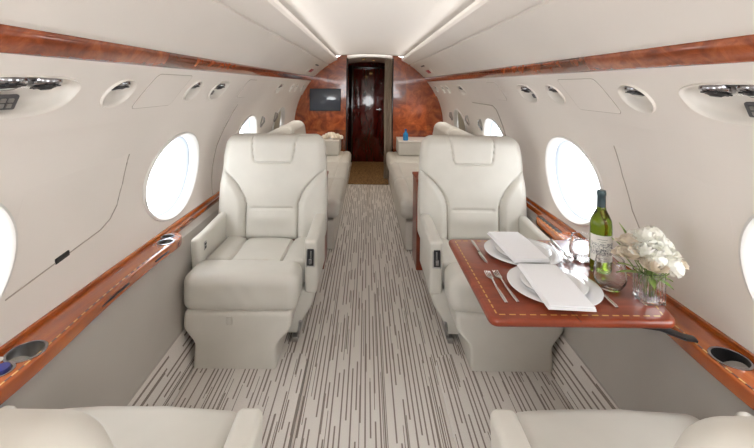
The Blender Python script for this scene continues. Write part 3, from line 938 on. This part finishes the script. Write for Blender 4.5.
# end cabinets at the bulkhead, cream, standing behind the divan
for sd, w in ((-1, 'left'), (1, 'right')):
    root = tag(empty('end_cabinet', (sd * .66, 5.60, .44)), 'low cream cabinet against the burl bulkhead at the far end of the %s divan' % w, 'cabinet', 'low cabinets at the bulkhead')
    mb = MB(); mb.rbox(.26, .24, .09, .012, (0, 0, .092), n=(2, 2, 2), k=3); mb.build('cabinet_body', LEATHER, root)
    mb = MB(); mb.rbox(.262, .242, .008, .005, (0, 0, .19), n=(2, 2, 1), k=2); mb.build('cabinet_top', WPLAST, root)
    # wood side cabinet between club seat and divan
    r2 = tag(empty('side_cabinet', (sd * .68, 3.12, 0)), 'dark cherry cabinet standing behind the %s club seat' % w, 'cabinet', 'cherry cabinets behind the club seats')
    mb = MB(); mb.rbox(.275 if sd < 0 else .29, .13, .33, .006, (-sd * .06 if sd < 0 else -sd * .045, 0, .331), n=(2, 2, 2), k=2); mb.build('cabinet_body', TABLEW, r2)
    mb = MB(); mb.rbox(.32, .14, .012, .005, (-sd * .02, 0, .672), n=(2, 2, 1), k=2); mb.build('cabinet_top', TABLEW, r2)

# ------------------------------------------------------------------ flowers (shared petal builder)
def bloom(mb, r, M, mi=0, layers=5, seed=0):
    rnd = random.Random(seed)
    for li in range(layers):
        f = (li + 1) / layers
        cnt = 3 + li
        for k in range(cnt):
            a0 = 2 * pi * k / cnt + li * 1.1 + rnd.uniform(-.2, .2)
            span = 2 * pi / cnt * 1.35; nu, nv = 6, 5; vs = []; fs = []
            open_ = .15 + .85 * f ** 1.4
            hh = r * (1.15 - .25 * f) * rnd.uniform(.92, 1.06)
            for v in range(nv + 1):
                tv_ = v / nv
                rad = r * f * (sin(tv_ * pi / 2) ** .7) * (.55 + .45 * open_ * tv_ + .1)
                z = hh * (tv_ ** (1.0 + .5 * f)) - r * .25 * f * max(0, tv_ - .75) * 4 * open_
                for u in range(nu + 1):
                    tu = u / nu - .5; a = a0 + span * tu * (1 - .25 * tv_ ** 3)
                    wob = 1 + .05 * sin(tu * 9 + k) * tv_
                    edge = -.12 * r * (2 * tu) ** 2 * tv_
                    vs.append((rad * wob * cos(a), rad * wob * sin(a), z + edge))
            for v in range(nv):
                for u in range(nu):
                    q = v * (nu + 1) + u; fs.append((q, q + 1, q + nu + 2, q + nu + 1))
            mb.add(vs, fs, M, mi)

# far left flower on end cabinet
fv = tag(empty('small_flower_bowl', (-.50, 5.50, .638)), 'small bowl of cream flowers on the far left end cabinet', 'flowers')
mb = MB(); mb.lathe([(0, 0), (.03, 0), (.045, .03), (.05, .05), (.046, .05), (.04, .03), (0, .01)], 20); mb.build('bowl', CHINA, fv)
for k, (dx, dy, dz) in enumerate(((0, 0, .05), (.06, .0, .035), (-.06, 0, .04), (.02, -.05, .035), (-.03, .04, .05), (-.10, .0, .02), (.105, .01, .015))):
    mb = MB(); mb.rbox(.036, .036, .026, .02, (dx, dy, dz + .012), n=(4, 4, 4), k=4, fn=lambda x, y, z: (x * (1 + .22 * sin(5 * atan2(y, x + 1e-6))), y * (1 + .22 * sin(5 * atan2(y, x + 1e-6))), z + .006 * sin(x * 140) * sin(y * 140)))
    mb.build('blossom', PETALC, fv)
# blue bottle on right end cabinet
bb = tag(empty('blue_bottle', (.50, 5.45, .638)), 'small bright blue bottle on the far right end cabinet', 'bottle')
mb = MB(); mb.lathe([(0, 0), (.033, 0), (.036, .006), (.036, .075), (.028, .10), (.014, .115), (.014, .13), (0, .13)], 20); mb.build('bottle_body', BLUEG, bb)
mb = MB(); mb.lathe([(0, .13), (.017, .13), (.017, .155), (0, .157)], 16); mb.build('cap', mat('blue_cap', srgb(30, 60, 120), .4), bb)

# ------------------------------------------------------------------ dining table and setting
TZ = .69
tb = tag(empty('dining_table', (.61, 1.49, 0)), 'glossy cherry fold-out table with dashed maple inlay, laid for two on the right', 'table')
TX0, TX1, TY0, TY1 = .335, .885, 1.185, 1.815
def rpoly(x0, x1, y0, y1, r, n=6):
    out = []
    for (cx, cy, a0) in ((x1 - r, y1 - r, 0), (x0 + r, y1 - r, 90), (x0 + r, y0 + r, 180), (x1 - r, y0 + r, 270)):
        for k in range(n):
            a = radians(a0 + 90 * k / (n - 1)); out.append((cx + r * cos(a), cy + r * sin(a)))
    return out
O = T(-.61, -1.49, 0)
def rounded_poly(P_, r, n=6):
    out = []
    for i, p in enumerate(P_):
        p = Vector(p); a = (Vector(P_[i - 1]) - p).normalized(); c = (Vector(P_[(i + 1) % len(P_)]) - p).normalized()
        for k in range(n + 1):
            t = k / n; out.append(tuple(p + a * r * (1 - t) ** 2 + c * r * t ** 2))
    return out
mb = MB(); mb.prism(rounded_poly([(TX0, TY0), (.892, TY0), (.957, 1.40), (.978, 1.62), (.978, TY1), (TX0, TY1)], .03), TZ - .025, TZ, M=O, bev=.010); mb.build('table_top', TABLEW, tb, ang=60)
mi_ = MB(); ins = .028
def dashes(x0, y0, x1, y1, step=.030, ln=.019, w=.0045):
    L = math.dist((x0, y0), (x1, y1)); n = int(L / step); ux, uy = (x1 - x0) / L, (y1 - y0) / L
    for i in range(n):
        a = (i + .2) * L / n; b = a + ln
        c = [(x0 + ux * a - uy * w / 2, y0 + uy * a + ux * w / 2), (x0 + ux * a + uy * w / 2, y0 + uy * a - ux * w / 2), (x0 + ux * b + uy * w / 2, y0 + uy * b - ux * w / 2), (x0 + ux * b - uy * w / 2, y0 + uy * b + ux * w / 2)]
        mi_.add([(p[0], p[1], TZ - .002) for p in c] + [(p[0], p[1], TZ + .0005) for p in c], [(3, 2, 1, 0), (4, 5, 6, 7), (0, 1, 5, 4), (1, 2, 6, 5), (2, 3, 7, 6), (3, 0, 4, 7)], O)
dashes(TX0 + ins, TY0 + ins, TX0 + ins, TY1 - ins); dashes(TX0 + ins, TY0 + ins, .864, TY0 + ins)
dashes(.868, TY0 + ins, .929, 1.40); dashes(.929, 1.40, .949, 1.62); dashes(.949, 1.62, .949, TY1 - ins); dashes(TX0 + ins, TY1 - ins, .949, TY1 - ins)
mi_.build('inlay', INLAY, tb, smooth=False)
mb = MB(); mb.rbox(.001, (TY1 - TY0) / 2 - .002, .0004, .0002, (.60, 1.49, TZ + .0001), n=(1, 1, 1), k=1, M=O)
mb.build('fold_seam', INLAYD, tb, smooth=False)
mb = MB()
yy = 1.225
mb.tube([(.80, yy, TZ - .036), (.86, yy, TZ - .040), (.90, yy, TZ - .055), (.94, yy, TZ - .070), (.972, yy, TZ - .076)], [.012, .018, .019, .018, .016], 8, M=O, flat=.45)
mb.build('support_arm', BLACK, tb)

def plate(x, y, z, r, label):
    p = MB(); k = r
    p.lathe([(0, .004), (k * .60, .004), (k * .66, .0), (k * .70, .001), (k * .74, .006), (k, .0125), (k * 1.003, .0145), (k * .99, .0155), (k * .74, .0095), (k * .68, .0065), (k * .60, .006), (0, .006)], 64)
    # foot
    return tag(p.build('plate' if r < .13 else 'charger_plate', CHINA, loc=(x, y, z), ang=60), label, 'plate', 'white plates on the table')
PZ = TZ + .0006
plate(.61, 1.378, PZ, .150, 'large white china plate nearest the camera under the front napkin')
plate(.612, 1.382, PZ + .0072, .108, 'smaller white plate stacked on the front large plate')
plate(.61, 1.655, PZ, .150, 'large white china plate at the far side of the table under the rear napkin')
plate(.612, 1.652, PZ + .0072, .108, 'smaller white plate stacked on the rear large plate')
def napkin(x, y, rz, label):
    root = tag(empty('napkin', (x, y, PZ + .0255), rz), label, 'napkin', 'folded white napkins on the plates')
    for i, (hx, hy, dx, dy) in enumerate(((.071, .147, 0, 0), (.0695, .145, .001, -.001), (.068, .143, .002, .0))):
        def f(x_, y_, z_): 
            d = min(1, sqrt(x_ * x_ + y_ * y_) / .15)
            return (x_ + .03 * 0, y_, z_ + .0015 * sin(y_ * 20 + x_ * 10) - .003 * d * d)
        mb = MB(); mb.rbox(hx, hy, .0018, .0017, (dx, dy, .0042 * i), n=(8, 14, 1), k=2, fn=f); mb.build('cloth_fold', CLOTH, root)
    return root
napkin(.592, 1.345, radians(-3), 'folded white cloth napkin on the front plates')
napkin(.592, 1.672, radians(3), 'folded white cloth napkin on the rear plates')

def fork(x, y, rz, label):
    root = tag(empty('fork', (x, y, PZ + .002), rz), label, 'fork', 'silver forks on the table')
    # along +y tines
    pts = [(0, -.10, .002), (0, -.06, .002), (0, 0, .0025), (0, .03, .006), (0, .05, .008)]
    mb = MB(); mb.tube(pts, [.0055, .0062, .0036, .0028, .003], 10, flat=.4); mb.build('handle', SILVER, root)
    mb = MB()
    mb.tube([(0, .046, .0075), (0, .056, .006), (0, .068, .004), (0, .073, .004)], [.003, .0085, .0115, .0115], 10, flat=.14)
    for k in range(4):
        xx = -.009 + .006 * k; mb.tube([(xx, .069, .004), (xx, .085, .003), (xx, .10, .005), (xx * .96, .108, .008)], [.0019, .0018, .0016, .0008], 6)
    mb.build('tines', SILVER, root); return root
def knife(x, y, rz, label):
    root = tag(empty('knife', (x, y, PZ + .002), rz), label, 'knife', 'silver knives on the table')
    mb = MB(); mb.tube([(0, -.115, .004), (0, -.10, .005), (0, -.03, .005), (0, -.004, .004)], [.005, .007, .0052, .0045], 10, flat=.55); mb.build('handle', SILVER, root)
    poly = [(-.0045, -.005), (.005, -.005), (.0085, .012), (.009, .07), (.006, .095), (-.001, .112), (-.0045, .09)]
    mb = MB(); mb.prism(poly, .0028, .0044, bev=.0006); mb.build('blade', SILVER, root); return root
fork(.412, 1.37, radians(0), 'silver fork left of the front plate, outer of the pair')
fork(.447, 1.375, radians(2), 'silver fork left of the front plate, inner one beside the plate')
knife(.782 - .03, 1.36, radians(-2), 'silver knife right of the front plate')
knife(.435, 1.66, radians(180), 'silver knife left of the rear plate, blade towards the camera')
fork(.764, 1.665, radians(175), 'silver fork right of the rear plate, inner of the pair') 
fork(.790, 1.70, radians(175), 'silver fork right of the rear plate, outer one near the glass')

def tumbler(x, y, label, s_=1.0):
    pr = [(0, 0), (.030, 0), (.034, .003), (.049, .028), (.052, .045), (.047, .075), (.0425, .102), (.0400, .102), (.0444, .075), (.0490, .046), (.0458, .030), (.032, .010), (0, .009)]
    mb = MB(); mb.lathe([(r * s_, z * s_) for r, z in pr], 48)
    return tag(mb.build('stemless_glass', GLASS, loc=(x, y, PZ)), label, 'glass', 'stemless glasses on the table')
tumbler(.805, 1.378, 'clear stemless wine glass in front of the bottle')
tumbler(.832, 1.602, 'clear stemless wine glass behind the bottle, by the rear plate', .95)

# bottle
bt = tag(empty('wine_bottle', (.848, 1.505, PZ)), 'green glass wine bottle with a white engraved label on the table', 'bottle')
mb = MB()
mb.lathe([(0, .012), (.02, .006), (.031, 0), (.0365, .003), (.0372, .01), (.0375, .10), (.0372, .175), (.0345, .195), (.026, .215), (.0175, .232), (.0148, .245), (.0142, .262), (.0142, .268), (0, .268)], 48)
mb.build('bottle_body', GREEN, bt, ang=60)
mb = MB(); mb.shell([(.0151, .243), (.0150, .262), (.0149, .286), (.0162, .288), (.0162, .297), (.0152, .300), (.0148, .305), (.0005, .305)], 32)
mb.build('foil_capsule', FOIL, bt, ang=50)
LBL = mat('bottle_label', srgb(236, 234, 226), .7); N, L, b_ = nodes(LBL)
tc = N.new('ShaderNodeTexCoord'); sp = N.new('ShaderNodeSeparateXYZ'); L.new(tc.outputs['Object'], sp.inputs[0])
no = N.new('ShaderNodeTexNoise'); no.inputs['Scale'].default_value = 210; no.inputs['Detail'].default_value = 5; no.inputs['Distortion'].default_value = 1.5
L.new(tc.outputs['Object'], no.inputs['Vector'])
rp = N.new('ShaderNodeValToRGB'); rp.color_ramp.elements[0].position = .44; rp.color_ramp.elements[1].position = .52
rp.color_ramp.elements[0].color = srgb(120, 122, 126); rp.color_ramp.elements[1].color = srgb(236, 234, 226); L.new(no.outputs['Fac'], rp.inputs['Fac'])
def band(z0, z1):
    a = N.new('ShaderNodeMath'); a.operation = 'GREATER_THAN'; L.new(sp.outputs['Z'], a.inputs[0]); a.inputs[1].default_value = z0
    c = N.new('ShaderNodeMath'); c.operation = 'LESS_THAN'; L.new(sp.outputs['Z'], c.inputs[0]); c.inputs[1].default_value = z1
    d_ = N.new('ShaderNodeMath'); d_.operation = 'MULTIPLY'; L.new(a.outputs[0], d_.inputs[0]); L.new(c.outputs[0], d_.inputs[1]); return d_.outputs[0]
mx = N.new('ShaderNodeMixRGB'); mx.inputs['Color1'].default_value = srgb(236, 234, 226); L.new(rp.outputs[0], mx.inputs['Color2']); L.new(band(.072, .118), mx.inputs['Fac']); L.new(mx.outputs[0], b_.inputs['Base Color'])
mb = MB(); vs = []; fs = []
n = 24; a0 = radians(-90 - 22 - 72); a1 = radians(-90 - 22 + 72)
for (rr) in (.0379, .0384):
    for z in (.048, .145):
        for i in range(n + 1):
            a = a0 + (a1 - a0) * i / n; vs.append((rr * cos(a), rr * sin(a), z))
q = n + 1
for i in range(n): fs += [(2 * q + i, 2 * q + i + 1, 3 * q + i + 1, 3 * q + i), (i, q + i, q + i + 1, i + 1)]
mb.add(vs, fs); lb = mb.build('paper_label', LBL, bt)
# small engraved lettering lines on the label (illegible in the photograph): two thin printed rules of type
mb = MB()
for z, hw in ((.130, 26), (.122, 18), (.062, 22)):
    pts = [(.03855 * cos(radians(-112 + d)), .03855 * sin(radians(-112 + d)), z + .0006 * ((d // 3) % 2)) for d in range(-hw, hw + 1, 3)]
    mb.tube(pts, .0007, 4)
mb.build('label_type', DGREY, lb)

# vase with flowers
VX, VY = .888, 1.305
vs_ = tag(empty('square_vase', (VX, VY, PZ)), 'short square ribbed glass vase holding white flowers at the table edge', 'vase')
mb = MB()
hw = .034; H = .095
o_ = rpoly(-hw, hw, -hw, hw, .006, 4); i_ = rpoly(-hw + .004, hw - .004, -hw + .004, hw - .004, .004, 4); n = len(o_)
vv = [(p[0], p[1], 0) for p in o_] + [(p[0], p[1], H) for p in o_] + [(p[0], p[1], H) for p in i_] + [(p[0], p[1], .01) for p in i_]
ff = [tuple(reversed(range(n))), tuple(3 * n + i for i in range(n))]
for r_ in range(3):
    for i in range(n): ff.append((r_ * n + i, r_ * n + (i + 1) % n, (r_ + 1) * n + (i + 1) % n, (r_ + 1) * n + i))
mb.add(vv, ff); mb.build('vase_glass', GLASS, vs_, ang=30)
mb = MB()
for sx, sy in ((0, -1), (0, 1), (1, 0), (-1, 0)):
    for k in range(7):
        t = -.026 + .0087 * k; x, y = (t, sy * (hw + .0008)) if sy else (sx * (hw + .0008), t)
        mb.tube([(x, y, .006), (x, y, H - .006)], .0013, 6)
mb.build('glass_ribs', GLASS, vs_)
spots = [(-.085, -.01, .125, .040), (-.045, -.035, .140, .042), (-.005, -.045, .118, .040), (.04, -.04, .135, .042), (.082, -.035, .108, .038), (.075, .02, .135, .040),
         (-.06, .04, .15, .040), (-.01, .01, .172, .044), (.035, .03, .165, .042), (.00, .07, .15, .038), (-.095, .035, .115, .034), (.05, -.075, .10, .034), (-.035, -.075, .105, .034), (.11, -.005, .085, .028)]
desc = ['far left of the bunch', 'left centre of the bunch', 'low centre front of the bunch', 'right of centre in the bunch', 'low right side of the bunch', 'right rear of the bunch', 'rear left of the bunch', 'topmost of the bunch', 'top right of the bunch',
        'rear centre of the bunch', 'rear far left of the bunch', 'drooping over the vase front', 'low front left over the vase rim', 'small one at the far right edge']
for k, (dx, dy, dz, r) in enumerate(spots):
    dx *= .68; dy *= .75; dz += .03; r *= .92
    fr_ = tag(empty('white_flower', (VX + dx, VY + dy, PZ + dz)), 'white bloom, %s in the square vase' % desc[k], 'flower', 'white flowers in the square vase')
    tilt = Vector((dx * 5, dy * 5, 1)).normalized(); qd = Vector((0, 0, 1)).rotation_difference(tilt).to_matrix().to_4x4()
    mb = MB()
    if k % 3 == 2:
        # hydrangea head: many four-petalled florets over a dome
        rnd = random.Random(k)
        for q in range(46):
            ph = math.acos(1 - 1.45 * (q + .5) / 46); th = q * 2.39996
            d_ = Vector((sin(ph) * cos(th), sin(ph) * sin(th), cos(ph))); rot = Vector((0, 0, 1)).rotation_difference(d_).to_matrix().to_4x4()
            Mq = qd @ T(*(d_ * r * .92)) @ rot @ RZ(rnd.uniform(0, 3))
            for e in range(4):
                s1 = r * .30; mb.add([(0, 0, 0), (s1 * .5, -s1 * .38, .002), (s1, 0, .0), (s1 * .5, s1 * .38, .002)], [(0, 1, 2, 3)], Mq @ RZ(e * pi / 2))
        mb.lathe([(0, -r * .4), (r * .6, -r * .25), (r * .82, .0), (r * .78, r * .4), (r * .5, r * .7), (0, r * .82)], 16, M=qd)
        mb.build('petals', PETAL, fr_)
    else:
        bloom(mb, r * 1.12, qd @ T(0, 0, -r * .5), seed=k + 20, layers=6); mb.build('petals', PETAL if k % 2 else PETALC, fr_, ang=180)
    mb = MB(); base = Vector((-dx * .85 if abs(dx) > .02 else 0, -dy * .8, -dz + .015)); 
    mb.tube([base, base * .5 + Vector((-dx * .2, -dy * .2, 0)), (0, 0, -r * .35)], .0017, 6); mb.build('stem', STEM, fr_)
# greenery
gn = tag(empty('vase_greenery', (VX, VY, PZ + .08)), 'pale green leaves and buds among the white flowers', 'leaves')
mb = MB()
for k, (a, ln, el) in enumerate(((2.6, .17, .9), (2.2, .20, 1.1), (3.3, .14, .6), (.4, .08, .5), (1.4, .10, 1.0), (-1.0, .07, .2), (-.3, .07, .3), (2.9, .10, .3), (-2.0, .08, .25))):
    d_ = Vector((cos(a) * cos(el), sin(a) * cos(el), sin(el))); sdv = d_.cross(Vector((0, 0, 1))).normalized()
    vs = []; fs = []
    for i in range(9):
        t = i / 8; w_ = .011 * sin(pi * min(1, t * 1.02)) ** .8; p = d_ * ln * t + Vector((0, 0, -.03 * t * t))
        vs += [p - sdv * w_, p + Vector((0, 0, -.003)), p + sdv * w_]
    for i in range(8):
        q = i * 3; fs += [(q, q + 1, q + 4, q + 3), (q + 1, q + 2, q + 5, q + 4)]
    mb.add(vs, fs)
mb.build('leaves', LEAF, gn)

# ------------------------------------------------------------------ lights
def area(name, loc, rot, sx, sy, power, col=(1, 1, 1)):
    l = bpy.data.lights.new(name, 'AREA'); l.shape = 'RECTANGLE'; l.size = sx; l.size_y = sy; l.energy = power; l.color = col
    o = bpy.data.objects.new(name, l); COL.objects.link(o); o.location = loc; o.rotation_euler = rot; return o
for sd in (-1, 1):
    # cove lamp lying in the valance trough, shining up and across the headliner
    area('cove_lamp', (sd * .504, 2.15, 1.796), (0, sd * radians(96), 0), .009, 7.2, 2.3, (1, .97, .94)).data.spread = radians(27)
for sd in (-1, 1):
    for (y, e) in ((4.05, 2.5), (4.72, 2.5), (5.02, 2.5), (5.52, 2.5)):
        p = wframe(sd, 1.352, y, .03).to_translation()
        l = bpy.data.lights.new('reading_lamp', 'SPOT'); l.energy = e; l.spot_size = radians(140); l.spot_blend = .8; l.color = (1, .95, .88); l.shadow_soft_size = .03
        o = bpy.data.objects.new('reading_lamp', l); COL.objects.link(o); o.location = p; o.rotation_euler = (0, sd * radians(-35) * -1, 0)
for (x, y) in ((-.09, 6.25), (.075, 6.55)):
    l = bpy.data.lights.new('spot_lamp', 'SPOT'); l.energy = 6; l.spot_size = radians(100); l.color = (1, .8, .55); l.shadow_soft_size = .03
    o = bpy.data.objects.new('spot_lamp', l); COL.objects.link(o); o.location = (x, y, lowf(x) - .015)
w = bpy.data.worlds.new('World'); SC.world = w; w.use_nodes = True
bg = w.node_tree.nodes['Background']; bg.inputs[0].default_value = (.95, .98, 1, 1); bg.inputs[1].default_value = 4.2

# ------------------------------------------------------------------ camera
cam = bpy.data.cameras.new('Camera'); co = bpy.data.objects.new('Camera', cam); COL.objects.link(co)
cam.sensor_width = 36; cam.lens = 400 / 754 * 36; cam.clip_start = .02
cam.shift_x = 10.5 / 754; cam.shift_y = -138.5 / 754
co.location = (-.04, 0, 1.38); co.rotation_euler = (radians(90), radians(.6), 0)
co.rotation_euler = (Matrix.Rotation(radians(90), 3, 'X') @ Matrix.Rotation(radians(.6), 3, 'Z')).to_euler()
SC.camera = co
SC.view_settings.view_transform = 'Standard'; SC.view_settings.look = 'None'; SC.view_settings.gamma = 1; SC.view_settings.use_curve_mapping = False
SC.view_settings.exposure = 1.12
